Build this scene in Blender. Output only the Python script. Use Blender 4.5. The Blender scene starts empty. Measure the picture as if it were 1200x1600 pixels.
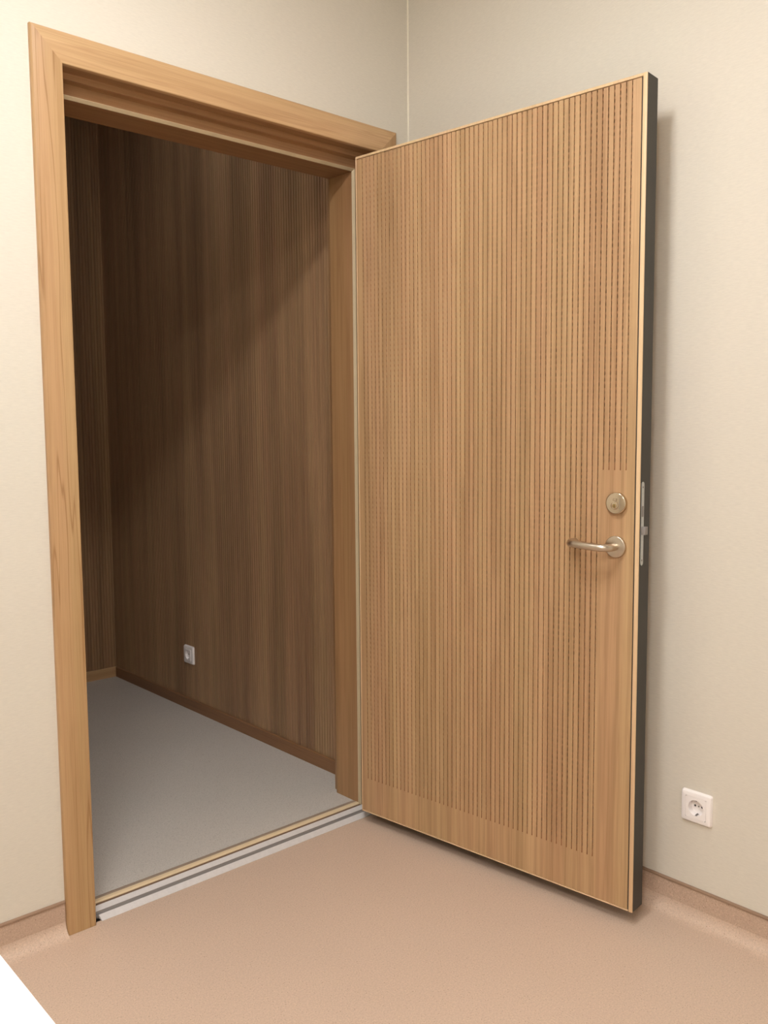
import bpy, bmesh, math, random
from mathutils import Vector, Matrix
random.seed(7)
S = bpy.context.scene
COL = S.collection

# ------------------------------------------------------------------ camera
F = Vector((0.66811995, 0.73855943, -0.09025347))
R = Vector((0.74108676, -0.67136357, -0.00783403))
U = Vector((0.06637878, 0.06165158, 0.99588802))
cam = bpy.data.cameras.new('camera')
cam.sensor_width = 36.0
cam.sensor_fit = 'AUTO'
cam.lens = 1371.74 / 1600 * 36
cam.clip_start = 0.02
camo = bpy.data.objects.new('camera', cam)
COL.objects.link(camo)
M = Matrix((R, U, -F)).transposed().to_4x4()
M.translation = Vector((-0.80846, -2.09198, 1.24428))
camo.matrix_world = M
S.camera = camo

# ------------------------------------------------------------------ world, lights, exposure
w = bpy.data.worlds.new('world')
S.world = w
w.use_nodes = True
w.node_tree.nodes['Background'].inputs[0].default_value = (0.01, 0.01, 0.011, 1)
w.node_tree.nodes['Background'].inputs[1].default_value = 1.0
S.view_settings.view_transform = 'Standard'
S.view_settings.look = 'None'
S.view_settings.gamma = 1.0
S.view_settings.use_curve_mapping = False
S.view_settings.exposure = 0.0
LAMPS = [  # x, y, half length, half width, emission strength
    (-0.20, -1.06, 0.36, 0.13, 50.0),
    (-1.50, -2.30, 0.38, 0.13, 81.0),
]
LAMP_COL = (1.0, 0.99, 0.99)
FAR_FILL = (0.55, 0.75, 0.05, 0.05, 118.0)  # assumed fill, no lamp known here; brightens the far room's upper wall

# ------------------------------------------------------------------ measures
H = 2.18; T = 0.014; CW = 0.07308; WO = 1.13854; XC = 1.20153; HS = 0.0893
LP = (0.95934, -0.02274); LANG = 6.24752; L = 0.9272; ZB = 0.03752; ZT = 2.06748; TH = 0.0540
CEIL = 2.80; XL = -2.1; YF = -3.3          # room
Z2 = 0.02; XR2 = 1.1175; YB2 = 2.0757; XL2 = -1.5; Y2 = 0.19; CEIL2 = 2.95
XI = WO - CW                                # right inner edge of the architrave
ZI = H - CW

# ------------------------------------------------------------------ material helpers
def rgb(r, g, b):
    f = lambda c: (c / 12.92) if c <= 0.04045 else ((c + 0.055) / 1.055) ** 2.4
    return (f(r / 255), f(g / 255), f(b / 255), 1)

def new_mat(name, rough=0.5, metal=0.0, spec=0.5):
    m = bpy.data.materials.new(name); m.use_nodes = True
    nt = m.node_tree; b = nt.nodes['Principled BSDF']
    b.inputs['Roughness'].default_value = rough
    b.inputs['Metallic'].default_value = metal
    b.inputs['Specular IOR Level'].default_value = spec
    return m, nt, b

def noise(nt, vec, scale, detail=4, rough=0.55, dist=0.0):
    n = nt.nodes.new('ShaderNodeTexNoise')
    n.inputs['Scale'].default_value = scale
    n.inputs['Detail'].default_value = detail
    n.inputs['Roughness'].default_value = rough
    n.inputs['Distortion'].default_value = dist
    nt.links.new(vec, n.inputs['Vector'])
    return n.outputs['Fac']

def mapping(nt, scale, loc=(0, 0, 0)):
    tc = nt.nodes.new('ShaderNodeTexCoord')
    mp = nt.nodes.new('ShaderNodeMapping')
    mp.inputs['Scale'].default_value = scale
    mp.inputs['Location'].default_value = loc
    nt.links.new(tc.outputs['Object'], mp.inputs['Vector'])
    return mp.outputs['Vector']

def ramp(nt, fac, stops):
    r = nt.nodes.new('ShaderNodeValToRGB')
    els = r.color_ramp.elements
    while len(els) < len(stops): els.new(0.5)
    for e, (p, c) in zip(els, stops): e.position = p; e.color = c
    nt.links.new(fac, r.inputs['Fac'])
    return r.outputs['Color']

def mix(nt, a, b, fac, mode='MIX'):
    m = nt.nodes.new('ShaderNodeMix'); m.data_type = 'RGBA'; m.blend_type = mode
    for s, v in ((6, a), (7, b)):
        if isinstance(v, tuple): m.inputs[s].default_value = v
        else: nt.links.new(v, m.inputs[s])
    if isinstance(fac, float): m.inputs[0].default_value = fac
    else: nt.links.new(fac, m.inputs[0])
    return m.outputs[2]

def bump(nt, b, h, strength, dist=0.001):
    n = nt.nodes.new('ShaderNodeBump')
    n.inputs['Strength'].default_value = strength
    n.inputs['Distance'].default_value = dist
    nt.links.new(h, n.inputs['Height'])
    nt.links.new(n.outputs['Normal'], b.inputs['Normal'])

def wood(name, axis='Z', light=(214, 172, 120), dark=(178, 131, 84), line=(140, 96, 58), rough=0.42, loc=(0, 0, 0), lines=0.5, band=0.5, wild=0.0):
    """straight-grained veneer; the grain runs along axis"""
    m, nt, b = new_mat(name, rough, 0, 0.4)
    def sc(a, l):
        return {'Z': (a, a, l), 'X': (l, a, a), 'Y': (a, l, a)}[axis]
    v1 = mapping(nt, sc(9, 0.35), loc)          # leaf-wide tone bands
    v2 = mapping(nt, sc(60, 1.3), loc)          # figure
    v3 = mapping(nt, sc(420, 6), loc)           # fibres
    c1 = ramp(nt, noise(nt, v1, 1.0, 3, 0.6), [(0.34, rgb(*dark)), (0.64, rgb(*light))])
    g2 = ramp(nt, noise(nt, v2, 1.0, 4, 0.6, 0.3), [(0.40, rgb(*dark)), (0.56, rgb(*light))])
    c = mix(nt, c1, g2, 1 - band)
    # pinkish / olive drift of the veneer leaves
    v4 = mapping(nt, sc(22, 0.5), (loc[0] + 3.1, loc[1] + 1.7, loc[2] + 0.4))
    t4 = ramp(nt, noise(nt, v4, 1.0, 2, 0.5), [(0.35, (1.0, 0.945, 0.95, 1)), (0.65, (0.99, 1.0, 0.96, 1))])
    c = mix(nt, c, t4, 1.0, 'MULTIPLY')
    f3 = noise(nt, v3, 1.0, 3, 0.6)
    g3 = ramp(nt, f3, [(0.30, (0.80, 0.76, 0.70, 1)), (0.52, (1, 1, 1, 1))])
    c = mix(nt, c, g3, 0.55, 'MULTIPLY')
    # thin dark growth lines
    v5 = mapping(nt, sc(26, 0.55 + wild), (loc[0] + 7, loc[1], loc[2] + 2))
    n5 = noise(nt, v5, 1.0, 2, 0.5, 0.2)
    g5 = ramp(nt, n5, [(0.485, (0, 0, 0, 1)), (0.499, (1, 1, 1, 1)), (0.513, (0, 0, 0, 1))])
    mth = nt.nodes.new('ShaderNodeMath'); mth.operation = 'MULTIPLY'; mth.inputs[1].default_value = lines
    nt.links.new(g5, mth.inputs[0])
    c = mix(nt, c, rgb(*line), mth.outputs[0])
    nt.links.new(c, b.inputs['Base Color'])
    bump(nt, b, f3, 0.12, 0.0004)
    return m

def plain(name, col, rough=0.5, metal=0.0, spec=0.5, var=0.03, scale=40, bs=0.05):
    m, nt, b = new_mat(name, rough, metal, spec)
    v = mapping(nt, (1, 1, 1))
    n = noise(nt, v, scale, 4)
    c = rgb(*col)
    lo = tuple(x * (1 - var) for x in c[:3]) + (1,); hi = tuple(min(1, x * (1 + var)) for x in c[:3]) + (1,)
    nt.links.new(ramp(nt, n, [(0.3, lo), (0.7, hi)]), b.inputs['Base Color'])
    if bs: bump(nt, b, n, bs, 0.0005)
    return m

def wall_paper(name, col):
    m, nt, b = new_mat(name, 0.62, 0, 0.3)
    v = mapping(nt, (420, 420, 1100)); n1 = noise(nt, v, 1.0, 2)
    v2 = mapping(nt, (55, 55, 420)); n2 = noise(nt, v2, 1.0, 3, 0.6)
    v3 = mapping(nt, (1.4, 1.4, 1.1)); n3 = noise(nt, v3, 1.0, 3)
    c = rgb(*col)
    k = lambda f: tuple(min(1, x * f) for x in c[:3]) + (1,)
    a = ramp(nt, n2, [(0.3, k(0.955)), (0.7, k(1.035))])
    a = mix(nt, a, ramp(nt, n3, [(0.3, (0.985, 1.0, 0.985, 1)), (0.7, (1.0, 0.992, 0.98, 1))]), 1.0, 'MULTIPLY')
    nt.links.new(a, b.inputs['Base Color'])
    s = nt.nodes.new('ShaderNodeMath'); s.operation = 'ADD'
    nt.links.new(n1, s.inputs[0]); nt.links.new(n2, s.inputs[1])
    bump(nt, b, s.outputs[0], 0.22, 0.0006)
    return m

def vinyl(name, col, speck_dark, speck_light, rough=0.5):
    m, nt, b = new_mat(name, rough, 0, 0.35)
    v = mapping(nt, (1, 1, 1))
    n = noise(nt, v, 260, 3, 0.7)
    c = rgb(*col)
    k = lambda f: tuple(min(1, x * f) for x in c[:3]) + (1,)
    base = ramp(nt, n, [(0.35, k(0.90)), (0.65, k(1.10))])
    n2 = noise(nt, v, 2.2, 3)
    base = mix(nt, base, ramp(nt, n2, [(0.3, (0.96, 0.96, 0.96, 1)), (0.7, (1.0, 1.0, 1.0, 1))]), 1.0, 'MULTIPLY')
    s1 = noise(nt, mapping(nt, (1, 1, 1), (5, 3, 1)), 330, 1, 0.4)
    base = mix(nt, base, rgb(*speck_dark), ramp(nt, s1, [(0.69, (0, 0, 0, 1)), (0.73, (0.75, 0.75, 0.75, 1))]))
    s2 = noise(nt, mapping(nt, (1, 1, 1), (1, 9, 4)), 300, 1, 0.4)
    base = mix(nt, base, rgb(*speck_light), ramp(nt, s2, [(0.67, (0, 0, 0, 1)), (0.71, (0.6, 0.6, 0.6, 1))]))
    nt.links.new(base, b.inputs['Base Color'])
    bump(nt, b, n, 0.1, 0.0004)
    return m

MT = {}
MT['wall'] = wall_paper('cream_wall_covering', (220, 213, 201))
MT['ceiling'] = plain('ceiling_paint', (236, 233, 224), 0.8)
MT['vinyl'] = vinyl('beige_vinyl', (206, 181, 161), (132, 98, 76), (226, 200, 178), 0.48)
MT['vinyl_skirt'] = vinyl('beige_vinyl_skirting', (194, 168, 148), (132, 98, 76), (226, 200, 178), 0.48)
MT['vinyl_cap'] = plain('skirting_cap', (150, 122, 100), 0.5)
MT['grey_vinyl'] = vinyl('grey_vinyl', (200, 194, 186), (130, 124, 118), (205, 198, 190), 0.5)
LEAFW = dict(light=(200, 165, 125), dark=(168, 134, 97), line=(148, 108, 72))
MT['leaf_wood'] = wood('door_veneer', 'Z', lines=0.22, band=0.5, **LEAFW)
MT['frame_wood'] = wood('frame_veneer', 'Z', (194, 160, 118), (174, 139, 98), (148, 108, 68), 0.38, (2.3, 1.1, 0), 0.8, 0.5, 0.15)
MT['head_wood'] = wood('head_veneer', 'X', (206, 172, 130), (186, 152, 110), (156, 114, 74), 0.38, (0, 4, 1), 0.30, 0.5)
MT['jamb_wood'] = wood('jamb_veneer', 'Z', (176, 138, 98), (152, 115, 78), (130, 90, 56), 0.4, (1.3, 5.1, 0), 0.25)
MT['shaded_head_jamb_wood'] = wood('shaded_head_jamb_veneer', 'X', (172, 132, 94), (150, 112, 76), (120, 84, 54), 0.45, (0, 4, 1), 0.25)  # darker copy of the jamb veneer, shade under the head put into its colour
MT['panel_wood'] = wood('wall_panel_veneer', 'Z', (176, 142, 107), (132, 103, 77), (110, 76, 46), 0.42, (4.4, 2.2, 0), 0.12, 0.7)
MT['skirt_wood'] = wood('wood_skirting_veneer', 'Y', (150, 112, 78), (126, 92, 62), (100, 70, 46), 0.45, (0, 2, 0), 0.2)
MT['maple'] = wood('pale_lipping', 'Z', (228, 200, 160), (218, 188, 146), (200, 166, 120), 0.4, (9, 1, 0), 0.1)
MT['groove'] = wood('groove_bottom', 'Z', (144, 97, 60), (120, 79, 48), (80, 50, 30), 0.6, (1, 1, 1), 0.1)
MT['charcoal'] = plain('charcoal_edge', (60, 56, 50), 0.55)
MT['core'] = plain('dark_core', (34, 26, 20), 0.8)
MT['gasket'] = plain('beige_rubber', (196, 176, 142), 0.6)
MT['cream_rubber'] = plain('cream_rubber', (226, 204, 168), 0.5)
MT['brown_strip'] = plain('brown_strip', (120, 94, 74), 0.6)
MT['strip'] = plain('taupe_strip', (158, 140, 122), 0.5)
MT['white'] = plain('white_plastic', (248, 242, 240), 0.3, var=0.01, bs=0)
MT['bore_shade'] = plain('painted_bore_shade', (30, 28, 26), 0.6)  # shade inside pin holes and key slot, put into a dark colour
MT['table'] = plain('white_laminate', (250, 250, 250), 0.35, var=0.005, bs=0)
MT['sealant'] = plain('wall_sealant', (238, 232, 214), 0.5)
MT['leg_metal'] = plain('painted_metal', (190, 190, 190), 0.4, 0.6)

def brushed(name, col, rough, axis=(60, 60, 900)):
    m, nt, b = new_mat(name, rough, 1.0)
    n = noise(nt, mapping(nt, axis), 1.0, 3)
    c = rgb(*col)
    nt.links.new(ramp(nt, n, [(0.3, tuple(x * 0.93 for x in c[:3]) + (1,)), (0.7, c)]), b.inputs['Base Color'])
    bump(nt, b, n, 0.05, 0.0002)
    return m
MT['steel'] = brushed('satin_steel', (206, 194, 178), 0.30, (900, 60, 60))
MT['polished'] = brushed('polished_nickel', (204, 190, 168), 0.16)
MT['alu'] = plain('aluminium', (222, 218, 216), 0.45, 0.15, var=0.04, scale=90)
MT['alu_dark'] = plain('grooved_aluminium', (140, 134, 130), 0.5, 0.15)
MT['faceplate'] = brushed('steel_faceplate', (200, 202, 202), 0.38)
MT['brass'] = brushed('brass', (196, 172, 122), 0.25)

def emit(name, col, s):
    m = bpy.data.materials.new(name); m.use_nodes = True
    nt = m.node_tree; nt.nodes.clear()
    e = nt.nodes.new('ShaderNodeEmission'); o = nt.nodes.new('ShaderNodeOutputMaterial')
    e.inputs[0].default_value = (*col, 1); e.inputs[1].default_value = s
    nt.links.new(e.outputs[0], o.inputs[0]); return m

# ------------------------------------------------------------------ mesh helpers
def link(name, bm, mat, parent=None, smooth=False, mats=None):
    bmesh.ops.recalc_face_normals(bm, faces=bm.faces)
    me = bpy.data.meshes.new(name); bm.to_mesh(me); bm.free()
    for x in (mats or [mat]): me.materials.append(x)
    if smooth:
        for f in me.polygons: f.use_smooth = True
        me.set_sharp_from_angle(angle=math.radians(35))
    o = bpy.data.objects.new(name, me); COL.objects.link(o)
    if parent is not None: o.parent = parent
    return o

def box(bm, x0, x1, y0, y1, z0, z1, bev=0.0, seg=2):
    vs = [bm.verts.new((x, y, z)) for x in (x0, x1) for y in (y0, y1) for z in (z0, z1)]
    idx = [(0, 1, 3, 2), (4, 6, 7, 5), (0, 4, 5, 1), (2, 3, 7, 6), (0, 2, 6, 4), (1, 5, 7, 3)]
    fs = [bm.faces.new([vs[i] for i in f]) for f in idx]
    if bev:
        es = list({e for f in fs for e in f.edges})
        bmesh.ops.bevel(bm, geom=es, offset=bev, segments=seg, affect='EDGES', profile=0.5)
    return bm

def boxo(name, mat, dims, parent=None, bev=0.0, seg=2):
    return link(name, box(bmesh.new(), *dims, bev, seg), mat, parent, smooth=bev > 0)

def sweep(name, mat, prof, path, parent=None, caps=True, closed=True, smooth=True):
    """prof: closed list of 2D points; path: list of functions mapping (a,b) -> 3D"""
    bm = bmesh.new()
    rings = [[bm.verts.new(fn(a, b)) for a, b in prof] for fn in path]
    n = len(prof)
    for r0, r1 in zip(rings, rings[1:]):
        for i in range(n if closed else n - 1):
            bm.faces.new((r0[i], r0[(i + 1) % n], r1[(i + 1) % n], r1[i]))
    if caps and closed:
        bm.faces.new(rings[0]); bm.faces.new(rings[-1])
    return link(name, bm, mat, parent, smooth)

def disc(bm, c, ax, r, h, bev=0.0, seg=40, bseg=2, eu=None):
    """solid cylinder from c along ax (length h), outer rim bevelled"""
    ax = Vector(ax).normalized()
    t = Vector((0, 0, 1)) if abs(ax.z) < 0.9 else Vector((1, 0, 0))
    u = ax.cross(t).normalized(); v = ax.cross(u)
    c = Vector(c)
    prof = [(0, r)] + [(h - bev + bev * math.sin(a), r - bev + bev * math.cos(a)) for a in [math.pi / 2 * i / bseg for i in range(bseg + 1)]]
    rings = [[bm.verts.new(c + ax * d + (u * math.cos(q) + v * math.sin(q)) * rr) for q in [2 * math.pi * i / seg for i in range(seg)]] for d, rr in prof]
    for a, b in zip(rings, rings[1:]):
        for i in range(seg): bm.faces.new((a[i], a[(i + 1) % seg], b[(i + 1) % seg], b[i]))
    bm.faces.new(rings[0]); bm.faces.new(rings[-1])
    return bm

def tube(bm, pts, r, seg=20, caps=True):
    pts = [Vector(p) for p in pts]
    rings = []
    up = Vector((0, 0, 1))
    for i, p in enumerate(pts):
        d = (pts[min(i + 1, len(pts) - 1)] - pts[max(i - 1, 0)]).normalized()
        s = d.cross(up).normalized(); t = s.cross(d)
        rings.append([bm.verts.new(p + (s * math.cos(q) + t * math.sin(q)) * r) for q in [2 * math.pi * k / seg for k in range(seg)]])
    for a, b in zip(rings, rings[1:]):
        for k in range(seg): bm.faces.new((a[k], a[(k + 1) % seg], b[(k + 1) % seg], b[k]))
    if caps: bm.faces.new(rings[0]); bm.faces.new(rings[-1])
    return bm

def empty(name, loc=(0, 0, 0), rz=0.0, parent=None):
    o = bpy.data.objects.new(name, None); COL.objects.link(o)
    o.empty_display_size = 0.1
    o.location = loc; o.rotation_euler = (0, 0, rz)
    if parent is not None: o.parent = parent
    return o

def tag(o, label=None, cat=None, group=None, kind=None):
    if label: o['label'] = label
    if cat: o['category'] = cat
    if group: o['group'] = group
    if kind: o['kind'] = kind
    return o

# ------------------------------------------------------------------ room shell
o = boxo('floor', MT['vinyl'], (XL, XC + 0.15, YF, 0.0, -0.1, 0.0))
tag(o, 'beige pink speckled vinyl floor in front of the doorway', 'floor', kind='structure')
o = boxo('ceiling', MT['ceiling'], (XL, XC + 0.15, YF, Y2, CEIL, CEIL + 0.1))
tag(o, 'white ceiling over the beige room', 'ceiling', kind='structure')
bm = bmesh.new()                               # wall holding the doorway
box(bm, XL, 0.03, 0.0, Y2, 0.0, CEIL)
box(bm, 1.10, XC + 0.15, 0.0, Y2, 0.0, CEIL)
box(bm, 0.03, 1.10, 0.0, Y2, 2.14, CEIL)
o = link('wall_back', bm, MT['wall'])
tag(o, 'cream textured wall that holds the open doorway', 'wall', kind='structure')
SY, SZ, SH = -1.0365, 0.2995, 0.0262          # box cut for the wall socket
bm = bmesh.new()
box(bm, XC, XC + 0.15, YF, SY - SH, 0.0, CEIL)
box(bm, XC, XC + 0.15, SY + SH, 0.0, 0.0, CEIL)
box(bm, XC, XC + 0.15, SY - SH, SY + SH, 0.0, SZ - SH)
box(bm, XC, XC + 0.15, SY - SH, SY + SH, SZ + SH, CEIL)
box(bm, XC + 0.03, XC + 0.15, SY - SH, SY + SH, SZ - SH, SZ + SH)
o = link('wall_right', bm, MT['wall'])
tag(o, 'cream textured wall behind the open door, at right', 'wall', kind='structure')
o = boxo('wall_left', MT['wall'], (XL - 0.1, XL, YF, Y2, 0.0, CEIL))
tag(o, 'cream wall of the beige room at far left', 'wall', kind='structure')
o = boxo('wall_front', MT['wall'], (XL, XC + 0.15, YF - 0.1, YF, 0.0, CEIL))
tag(o, 'cream wall behind the viewer', 'wall', kind='structure')

# sealant bead up the inner corner
o = sweep('trim_2', MT['sealant'], [(0, 0), (-0.0045, 0), (-0.0032, -0.0032), (0, -0.0045)],
          [lambda a, b, z=z: (XC + a * 0.8, b * 0.8, z) for z in (HS + 0.001, CEIL)])
tag(o, 'thin pale sealant bead up the room corner', 'trim', kind='structure')

# coved vinyl skirting
def cove_profile():
    r = 0.034; t = 0.0035
    pts = [(0.0, 0.0), (0.0, r + 0.0004)]
    for i in range(0, 11):
        a = math.pi / 2 * i / 10
        pts.append((t + r - r * math.cos(a), 0.0004 + r - r * math.sin(a)))
    pts.append((t + r + 0.004, 0.00008)); pts.append((t + r + 0.004, 0.0))
    return pts
def cap_profile():
    return [(0, HS - 0.007), (0, HS), (0.003, HS), (0.0062, HS - 0.002), (0.0066, HS - 0.0055), (0.0045, HS - 0.0075)]
def skirting(name, label, path):
    o = sweep(name, MT['vinyl_skirt'], [(0.0, 0.0344), (0.0, HS - 0.007), (0.0035, HS - 0.007), (0.0035, 0.0344)], path)
    sweep('cove', MT['vinyl'], cove_profile(), path, o)
    tag(o, label, 'skirting', kind='structure')
    sweep('cap_strip', MT['vinyl_cap'], cap_profile(), path, o)
    return o
skirting('baseboard_right', 'coved beige vinyl skirting under the wall behind the door',
         [lambda a, b: (XC - a, YF, b), lambda a, b: (XC - a, -a, b), lambda a, b: (WO + 0.001, -a, b)])
skirting('baseboard_back', 'coved beige vinyl skirting left of the door frame',
         [lambda a, b: (XL, -a, b), lambda a, b: (-0.001, -a, b)])

# ------------------------------------------------------------------ door frame (trim_1)
frame = tag(empty('trim_1', (0, 0, 0)), 'light wood veneered door frame with wide architraves around the doorway', 'door frame', kind='structure')
def arch_profile():        # d: inward distance from the architrave's inner edge, y
    p = [(-CW, 0.0), (-CW, -T + 0.006)]
    for i in range(1, 5):
        a = math.pi / 2 * i / 4
        p.append((-CW + 0.006 - 0.006 * math.cos(a), -T + 0.006 - 0.006 * math.sin(a)))
    for i in range(0, 4):
        a = math.pi / 2 * i / 3
        p.append((-0.003 + 0.003 * math.sin(a), -T + 0.003 - 0.003 * math.cos(a)))
    p.append((0.0, 0.0))
    return p
def jamb_profile():
    return [(-0.035, 0.0005), (-0.0004, 0.0005), (-0.0004, 0.034), (0.015, 0.034), (0.015, 0.0405),
            (0.0175, 0.056), (0.044, 0.056), (0.044, 0.0615), (0.052, 0.0615), (0.052, 0.172), (0.049, 0.178), (0.036, 0.186),
            (-0.035, 0.1895)]
def back_arch_profile():
    return [(-0.035, 0.1905), (0.030, 0.1875), (0.036, 0.1905), (0.036, 0.200), (0.032, 0.206), (-0.030, 0.206), (-0.035, 0.200)]
def gasket_profile():
    return [(0.0441, 0.0612), (0.0441, 0.0530), (0.0452, 0.0525), (0.0522, 0.0590), (0.0524, 0.0612)]
LK = 0.42   # the strike side jamb stands less proud than the head and the hinge side
def frame_set(name, prof, mv, mh, z0, labels=False, smooth=True):
    q = prof()
    sweep(name, mv, q, [lambda d, y: (CW + d * (LK if d > 0 else 1), y, z0), lambda d, y: (CW + d * (LK if d > 0 else 1), y, ZI - d)], frame, smooth=smooth)
    sweep(name, mh, q, [lambda d, y: (CW + d * (LK if d > 0 else 1), y, ZI - d), lambda d, y: (XI - d, y, ZI - d)], frame, smooth=smooth)
    sweep(name, mv, q, [lambda d, y: (XI - d, y, z0), lambda d, y: (XI - d, y, ZI - d)], frame, smooth=smooth)
frame_set('architrave', arch_profile, MT['frame_wood'], MT['head_wood'], 0.0005)
frame_set('jamb', jamb_profile, MT['jamb_wood'], MT['shaded_head_jamb_wood'], 0.0, smooth=False)
frame_set('rear_architrave', back_arch_profile, MT['jamb_wood'], MT['shaded_head_jamb_wood'], Z2)
frame_set('seal', gasket_profile, MT['gasket'], MT['gasket'], 0.012)

# threshold
def run_x(x0, x1):
    return [lambda y, z: (x0, y, z), lambda y, z: (x1, y, z)]
th = tag(empty('threshold', (0.57, 0, 0)), 'silver aluminium threshold strip across the doorway floor', 'threshold')
def tpart(n, m, prof, x0=CW + 0.012, x1=XI - 0.001):
    o = sweep(n, m, prof, [lambda y, z: (x0 - 0.57, y, z), lambda y, z: (x1 - 0.57, y, z)], th, smooth=False)
    return o
tpart('ramp', MT['alu'], [(-0.0065, 0.0004), (-0.0065, 0.0016), (0.0115, 0.0100), (0.0125, 0.0100), (0.0125, 0.0004)], CW + 0.018)
tpart('groove_channel', MT['alu_dark'], [(0.0125, 0.0004), (0.0125, 0.0062), (0.0270, 0.0075), (0.0285, 0.0110), (0.0285, 0.0004)], CW + 0.002)
tpart('top_plate', MT['alu'], [(0.0285, 0.0004), (0.0285, 0.0118), (0.0440, 0.0175), (0.0460, 0.0175), (0.0460, 0.0004)], CW + 0.002)
tpart('rubber_seal', MT['cream_rubber'], [(0.0565, 0.0004), (0.0565, 0.0185), (0.0590, 0.0212), (0.0680, 0.0218), (0.0720, 0.0208), (0.0730, 0.0004)], CW + 0.0225, XI - 0.0525)
tpart('seal_carrier', MT['brown_strip'], [(0.0462, 0.0004), (0.0462, 0.0150), (0.0563, 0.0165), (0.0563, 0.0004)], CW + 0.03, XI - 0.05)
tpart('rear_strip', MT['strip'], [(0.0732, 0.0004), (0.0732, 0.0200), (0.0745, 0.0208), (0.0820, 0.0208), (0.0860, 0.0202), (0.0860, 0.0004)], CW + 0.0225, XI - 0.0525)

# ------------------------------------------------------------------ far room
bm = bmesh.new()
box(bm, CW + 0.0, XI, 0.0865, Y2, -0.1, Z2)
box(bm, XL2, XR2 + 0.2, Y2, YB2 + 0.2, -0.1, Z2)
o = link('floor', bm, MT['grey_vinyl'])
tag(o, 'grey speckled vinyl floor of the dark room beyond the doorway', 'floor', kind='structure')
o = boxo('ceiling', MT['ceiling'], (XL2, XR2 + 0.2, Y2, YB2 + 0.2, CEIL2, CEIL2 + 0.1))
tag(o, 'ceiling of the dark room beyond the doorway', 'ceiling', kind='structure')
PITCH2 = 0.0152
def grooved(length, zlo, zhi, pitch=PITCH2, g=0.0030, dep=0.0035, thick=0.014):
    """vertical grooved cladding in local coords: u along, n depth (0 = face)"""
    pts = [(0.0, thick), (0.0, 0.0)]
    u = pitch * 0.6
    while u + g < length - 0.002:
        pts += [(u - g / 2, 0.0), (u - g / 2 + 0.0004, dep), (u + g / 2 - 0.0004, dep), (u + g / 2, 0.0)]
        u += pitch
    pts += [(length, 0.0), (length, thick)]
    return pts
o = boxo('wall_right', MT['core'], (XR2 + 0.0145, XR2 + 0.1, Y2, YB2 + 0.1, Z2, CEIL2))
tag(o, 'dark wall with wood cladding right of the far room', 'wall', kind='structure')
prof = grooved(YB2 - Y2 - 0.017, 0, 0)
sweep('grooved_panel', MT['panel_wood'], prof, [lambda a, b, z=z: (XR2 + b, Y2 + 0.017 + a, z) for z in (Z2 + 0.03, CEIL2 - 0.002)], o, smooth=False)
o2 = boxo('wall_back', MT['core'], (XL2, XR2 + 0.014, YB2 + 0.0145, YB2 + 0.1, Z2, CEIL2))
tag(o2, 'dark wall with grooved wood cladding at the end of the far room', 'wall', kind='structure')
prof = grooved(XR2 - XL2 - 0.001, 0, 0)
sweep('grooved_panel', MT['panel_wood'], prof, [lambda a, b, z=z: (XR2 - 0.0005 - a, YB2 + b, z) for z in (Z2 + 0.03, CEIL2 - 0.002)], o2, smooth=False)
o3 = boxo('wall_left', MT['panel_wood'], (XL2 - 0.1, XL2, Y2, YB2 + 0.1, Z2, CEIL2))
tag(o3, 'wood clad left wall of the far room', 'wall', kind='structure')
o4 = boxo('wall_front', MT['panel_wood'], (XL2, 0.035, Y2 + 0.0005, Y2 + 0.012, Z2, CEIL2))
tag(o4, 'wood clad wall beside the doorway inside the far room', 'wall', kind='structure')
# wooden skirtings of the far room
sk = [(0, 0), (0, 0.050), (0.006, 0.050), (0.009, 0.047), (0.009, 0)]
o = sweep('baseboard_right', MT['skirt_wood'], sk, [lambda a, b, y=y: (XR2 - a, y if y < 1 else y - a, Z2 + b) for y in (0.208, YB2)])
tag(o, 'brown wooden skirting under the dark panelled wall', 'skirting', kind='structure')
o = sweep('baseboard_back', MT['head_wood'], sk, [lambda a, b, x=x: (x if x < 0 else x - a, YB2 - a, Z2 + b) for x in (XL2, XR2)])
tag(o, 'wooden skirting at the end of the dark room', 'skirting', kind='structure')

# ------------------------------------------------------------------ door leaf
ang = math.atan2(-math.cos(math.radians(LANG)), math.sin(math.radians(LANG)))
door = empty('door_1', (LP[0], LP[1], 0), ang)
tag(door, 'open light wood acoustic door with vertical grooves and charcoal edge', 'door', kind='structure')
GW = 0.0025
G0 = 0.8898; GP = 0.01514; NG = 58
g = [G0 - GP * k for k in range(NG)]
ZG = 0.149; ZL = 1.148
FZ0, FZ1 = ZB + 0.0045, ZT - 0.0088
FX1 = 0.9128
FT = 0.008
bm = bmesh.new()
box(bm, 0.0, L - 0.0002, FT + 0.0002, TH, ZB + 0.0004, ZT - 0.0004)
box(bm, FX1 + 0.0002, L - 0.0002, 0.0017, FT + 0.0002, ZB + 0.0004, ZT - 0.0004)
link('core', bm, MT['charcoal'], door)
boxo('back_panel', MT['leaf_wood'], (0.002, L - 0.0025, TH, TH + 0.0015, ZB + 0.002, ZT - 0.002), door)
# lippings
boxo('lipping', MT['maple'], (0.9166, L + 0.0002, -0.0022, 0.0016, ZB, ZT), door, 0.0014, 2)
boxo('lipping', MT['maple'], (0.0, 0.0028, -0.0012, FT, ZB, ZT), door, 0.0008, 1)
boxo('lipping', MT['maple'], (0.0028, 0.9166, -0.0016, FT, ZT - 0.0072, ZT), door, 0.001, 1)
boxo('lipping', MT['maple'], (0.0028, 0.9150, -0.0012, FT, ZB, ZB + 0.0034), door, 0.0008, 1)
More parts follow.
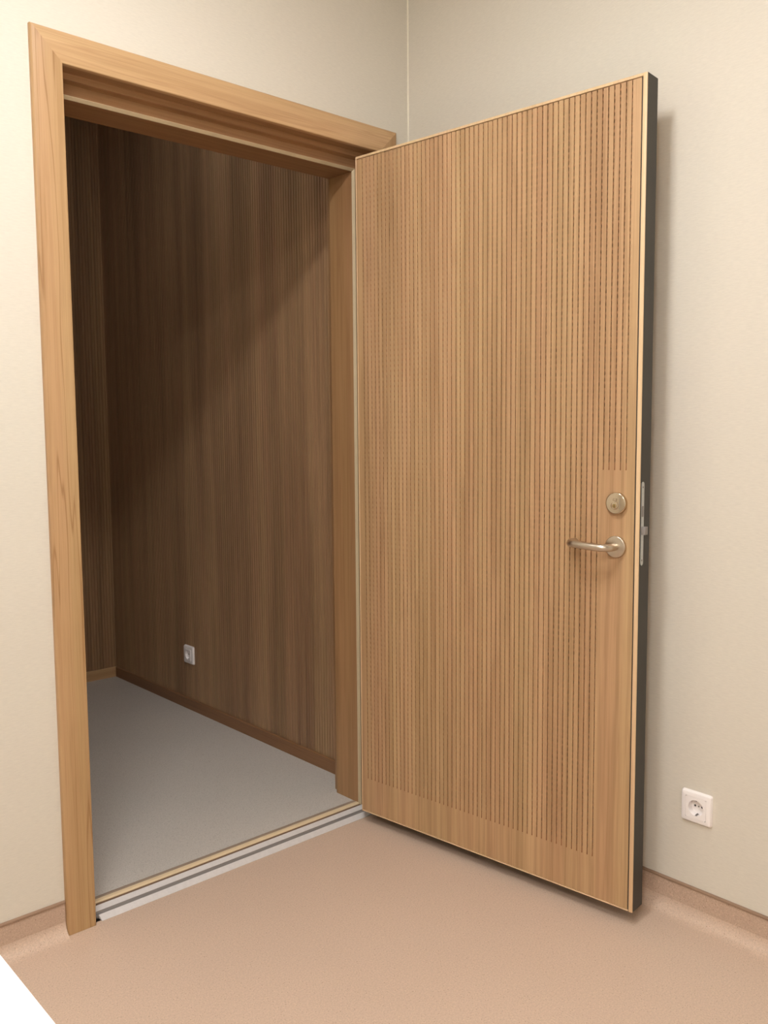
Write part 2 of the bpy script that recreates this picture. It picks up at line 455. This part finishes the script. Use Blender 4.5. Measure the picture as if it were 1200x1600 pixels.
# face panel: plain border, grooved field between
bm = bmesh.new()
x5 = g[5] + GW / 2
box(bm, 0.0036, g[-1] - GW / 2, 0, FT, ZG, FZ1)            # hinge side border
box(bm, G0 + GW / 2, FX1, 0, FT, ZL, FZ1)                  # lock side border, upper
box(bm, x5, FX1, 0, FT, ZG, ZL)                            # lock side, plain below the lock line
box(bm, 0.0036, FX1, 0, FT, FZ0, ZG)                       # bottom band
face = link('face_panel', bm, MT['leaf_wood'], door)
# slats: each rib between two grooves
for k in range(NG - 1):
    xa, xb = g[k + 1] + GW / 2, g[k] - GW / 2
    z0 = ZL if k < 5 else ZG
    sb = bmesh.new(); c = 0.0005
    q = [(xa, 0.0068), (xa, c), (xa + c, 0), (xb - c, 0), (xb, c), (xb, 0.0068)]
    r0 = [sb.verts.new((x, y, z0)) for x, y in q]; r1 = [sb.verts.new((x, y, FZ1)) for x, y in q]
    for i in range(5): sb.faces.new((r0[i], r0[i + 1], r1[i + 1], r1[i]))
    sb.faces.new(r0); sb.faces.new(r1)
    link('slat', sb, MT['leaf_wood'], face)
# groove bottoms: wooden webs between the slotted perforations, ramped at the ends
verts, faces = [], []
def quad(*p):
    i = len(verts); verts.extend(p); faces.append((i, i + 1, i + 2, i + 3))
GD = 0.0013; HP = 0.0152; HL = 0.0084
for k in range(NG):
    xa, xb = g[k] - GW / 2 - 0.0002, g[k] + GW / 2 + 0.0002
    z0 = ZL if k < 5 else ZG
    quad((xa, 0.0, z0), (xb, 0.0, z0), (xb, GD, z0 + 0.012), (xa, GD, z0 + 0.012))
    z = z0 + 0.012; first = True
    top = FZ1
    while z < top:
        ze = min(z + (HP - HL), top)
        quad((xa, GD, z), (xb, GD, z), (xb, GD, ze), (xa, GD, ze))
        quad((xa, GD, ze), (xb, GD, ze), (xb, 0.0078, ze), (xa, 0.0078, ze))
        quad((xa, GD, z), (xb, GD, z), (xb, 0.0078, z), (xa, 0.0078, z))
        z += HP
me = bpy.data.meshes.new('groove_web'); me.from_pydata(verts, [], faces)
me.materials.append(MT['groove'])
gw = bpy.data.objects.new('groove_web', me); COL.objects.link(gw); gw.parent = face
gw['kind'] = 'stuff'
boxo('perforation_shade', MT['core'], (0.004, 0.9125, 0.0074, FT, ZG, FZ1), door)  # dark sheet painting the black void seen through the perforations

# lock cylinder escutcheon
LX, LZ = 0.8681, 1.0672
lock = link('lock_rose', disc(bmesh.new(), (LX, 0.0, LZ), (0, -1, 0), 0.0268, 0.0105, 0.003, 48, 4), MT['polished'], door, True)
link('cylinder_ring', disc(bmesh.new(), (LX - 0.002, -0.0100, LZ - 0.006), (0, -1, 0), 0.0095, 0.0022, 0.0008, 32), MT['polished'], lock, True)
link('cylinder_plug', disc(bmesh.new(), (LX - 0.002, -0.0120, LZ - 0.006), (0, -1, 0), 0.0050, 0.0012, 0.0003, 28), MT['brass'], lock, True)
boxo('key_slot_shade', MT['bore_shade'], (LX - 0.0026, LX - 0.0012, -0.0134, -0.0128, LZ - 0.0098, LZ - 0.0022), lock)  # raised dark bar painting the shade inside the slot
boxo('cover_pivot', MT['polished'], (LX - 0.006, LX + 0.004, -0.0122, -0.0100, LZ + 0.0060, LZ + 0.0120), lock, 0.0009)
boxo('seam', MT['alu_dark'], (LX + 0.0104, LX + 0.0112, -0.0108, -0.0098, LZ - 0.014, LZ + 0.012), lock)

# lever handle
HX, HZ = 0.8674, 0.9600
rose = link('handle_rose', disc(bmesh.new(), (HX, 0.0, HZ), (0, -1, 0), 0.0268, 0.0085, 0.0022, 48, 3), MT['steel'], door, True)
pts = []
O = 0.050; TIP = 0.760; RB = 0.020
pts += [(HX, -0.006, HZ), (HX, -0.018, HZ)]
rb = 0.024
for i in range(0, 9):
    a = math.pi / 2 * i / 8
    pts.append((HX - rb + rb * math.cos(a), -(O - rb) - rb * math.sin(a), HZ + 0.0005 * i / 8))
for i in range(1, 7):
    s = i / 7
    pts.append((HX - rb - (HX - rb - TIP - RB) * s, -O - 0.003 * math.sin(math.pi * s), HZ + 0.0005 + 0.0045 * s))
for i in range(0, 9):
    a = math.pi / 2 * i / 8
    pts.append((TIP + RB - RB * math.sin(a), -(O - RB) - RB * math.cos(a), HZ + 0.005))
pts += [(TIP, -0.020, HZ + 0.005), (TIP, -0.012, HZ + 0.005)]
link('lever', tube(bmesh.new(), pts, 0.0096, 24), MT['steel'], rose, True)

# mortice lock faceplate on the charcoal edge, latch, deadbolt slot
def stadium(cy, cz, hw, hh, n=8):
    p = []
    for s, off in ((1, 0), (-1, math.pi)):
        for i in range(n + 1):
            a = off + math.pi * i / n
            p.append((cy + hw * math.cos(a), cz + s * (hh - hw) + hw * math.sin(a)))
    return p
fp = sweep('faceplate', MT['faceplate'], stadium(0.0122, 1.019, 0.0072, 0.102), [lambda a, b: (L - 0.0005, a, b), lambda a, b: (L + 0.0014, a, b)], door, smooth=False)
boxo('latch_bolt', MT['alu_dark'], (L, L + 0.0115, 0.0070, 0.0215, 0.9925, 1.0120), fp, 0.001)
boxo('latch_recess', MT['alu_dark'], (L + 0.0012, L + 0.0019, 0.0075, 0.0165, 1.036, 1.062), fp)
for zz in (1.108, 0.930, 1.050):
    link('screw', disc(bmesh.new(), (L + 0.0010, 0.0122, zz), (1, 0, 0), 0.0026 if zz != 1.050 else 0.0018, 0.0010, 0.0003, 16), MT['alu_dark'], fp, True)
# hinges at the hinge stile, on the wall side
for zz in (0.28, 1.06, 1.86):
    hb = disc(bmesh.new(), (0.012, TH + 0.012, zz - 0.055), (0, 0, 1), 0.0085, 0.11, 0.002, 20)
    box(hb, 0.004, 0.040, TH + 0.0016, TH + 0.0045, zz - 0.05, zz + 0.05)
    link('hinge', hb, MT['steel'], door, True)

# ------------------------------------------------------------------ wall sockets
def rrect(cx, cz, hx, hz, r, n=6):
    p = []
    for sx, sz, o_ in ((1, 1, 0), (-1, 1, 1), (-1, -1, 2), (1, -1, 3)):
        for i in range(n + 1):
            a = math.pi / 2 * (o_ + i / n)
            p.append((cx + sx * (hx - r) + r * math.cos(a), cz + sz * (hz - r) + r * math.sin(a)))
    return p
def ring_faces(bm, ra, rb_):
    n = len(ra)
    for i in range(n): bm.faces.new((ra[i], ra[(i + 1) % n], rb_[(i + 1) % n], rb_[i]))
def socket(loc, label, square_insert, wd):
    """faces -X in local coordinates; local y across, z up"""
    t = empty('power_socket', loc, 0)
    tag(t, label, 'socket')
    hs = 0.0405
    N = 7
    def ring(bm, x, pts): return [bm.verts.new((x, a, b)) for a, b in pts]
    # cover frame: sloped outer edge, open centre
    bm = bmesh.new(); hin = 0.0255 if square_insert else 0.0278
    r0 = ring(bm, 0.0, rrect(0, 0, hs, hs, 0.006)); r1 = ring(bm, -0.0035, rrect(0, 0, hs, hs, 0.006))
    r2 = ring(bm, -0.0085, rrect(0, 0, hs - 0.0022, hs - 0.0035, 0.005)); r3 = ring(bm, -0.0098, rrect(0, 0, hs - 0.0065, hs - 0.0085, 0.004))
    r4 = ring(bm, -0.0100, rrect(0, 0, hin, hin, 0.002)); r5 = ring(bm, -0.004, rrect(0, 0, hin, hin, 0.002))
    for a, b in ((r0, r1), (r1, r2), (r2, r3), (r3, r4), (r4, r5)): ring_faces(bm, a, b)
    link('cover_frame', bm, MT['white'], t, True)
    # insert with round well
    bm = bmesh.new(); n = 48
    hq = hin - 0.0004
    angs = [2 * math.pi * (i + 0.5) / n for i in range(n)]
    sq = [(hq * math.cos(q) / max(abs(math.cos(q)), abs(math.sin(q))), hq * math.sin(q) / max(abs(math.cos(q)), abs(math.sin(q)))) for q in angs]
    xf = -0.0118 if square_insert else -0.0100
    a0 = ring(bm, -0.002, sq); a1 = ring(bm, xf, sq)
    rw = 0.0200
    c0 = ring(bm, xf, [(rw * math.cos(q), rw * math.sin(q)) for q in angs])
    c1 = ring(bm, xf + wd, [(rw * 0.985 * math.cos(q), rw * 0.985 * math.sin(q)) for q in angs])
    ring_faces(bm, a0, a1); ring_faces(bm, a1, c0)
    # proper circle of its own under the lip
    ring_faces(bm, c0, c1); bm.faces.new(c1)
    ins = link('socket_insert', bm, MT['white'], t, True)
    xb = xf + wd
    for s in (-1, 1):
        bb = disc(bmesh.new(), (xb - 0.0001, s * 0.0095, 0), (-1, 0, 0), 0.0027, 0.0004, 0.0, 16)  # raised dark disc painting the shade of an open hole
        link('pin_hole_shade', bb, MT['bore_shade'], ins)
        cb = bmesh.new()
        box(cb, xf + 0.001, xb - 0.001, -0.0022, 0.0022, s * 0.0200 - 0.0012, s * 0.0200 + 0.0008)
        box(cb, xf + 0.003, xb - 0.004, -0.0012, 0.0012, s * (0.0178) - 0.0012, s * (0.0178) + 0.0012)
        link('earth_clip', cb, MT['alu_dark'], ins)
    link('screw', disc(bmesh.new(), (xb, 0, 0), (-1, 0, 0), 0.0021, 0.0008, 0.0002, 16), MT['alu_dark'], ins, True)
    return t
socket((XC, -1.0365, 0.2995), 'white square wall socket low on the cream wall, right of the door', False, 0.0165)
socket((XR2, 1.330, 0.2680), 'small white socket low on the dark panelled wall beyond the doorway', True, 0.0112)

# ------------------------------------------------------------------ white table in the near left corner
tx0, tx1, ty0, ty1 = -1.35, -0.5465, -2.75, -0.95
tb = tag(empty('table', ((tx0 + tx1) / 2, (ty0 + ty1) / 2, 0)), 'white table with plain top cut off at the lower left corner', 'table')
hx, hy = (tx1 - tx0) / 2, (ty1 - ty0) / 2
boxo('tabletop', MT['table'], (-hx, hx, -hy, hy, 0.722, 0.75), tb, 0.003, 2)
for sx in (-1, 1):
    for sy in (-1, 1):
        cx_, cy_ = sx * (hx - 0.06), sy * (hy - 0.06)
        boxo('leg', MT['leg_metal'], (cx_ - 0.02, cx_ + 0.02, cy_ - 0.02, cy_ + 0.02, 0.0, 0.722), tb, 0.002)

# ------------------------------------------------------------------ ceiling lamps, plus one fill added in the far room
def lamp(x, y, h, k, s, zc, label, cat='ceiling light'):
    t = tag(empty('ceiling_light', (x, y, zc)), label, cat)
    bm = bmesh.new(); f = 0.015
    ro = [(-h - f, -k - f), (h + f, -k - f), (h + f, k + f), (-h - f, k + f)]
    ri = [(-h, -k), (h, -k), (h, k), (-h, k)]
    rings = [[bm.verts.new((a, b, z)) for a, b in p] for p, z in ((ro, -0.0005), (ro, -0.02), (ri, -0.02), (ri, -0.0005))]
    for a, b in zip(rings, rings[1:]): ring_faces(bm, a, b)
    link('lamp_frame', bm, MT['white'], t)
    boxo('diffuser', emit('lamp_glow', LAMP_COL, s), (-h + 0.0005, h - 0.0005, -k + 0.0005, k - 0.0005, -0.016, -0.012), t)
    return t
lamp(*LAMPS[0], CEIL, 'long white ceiling light in front of the doorway')
lamp(*LAMPS[1], CEIL, 'long white ceiling light above the viewer and white table')
lamp(*FAR_FILL, CEIL2, 'added fill light under the far room ceiling, brightens the upper wall')  # added fill, built with the same fixture as the room lamps
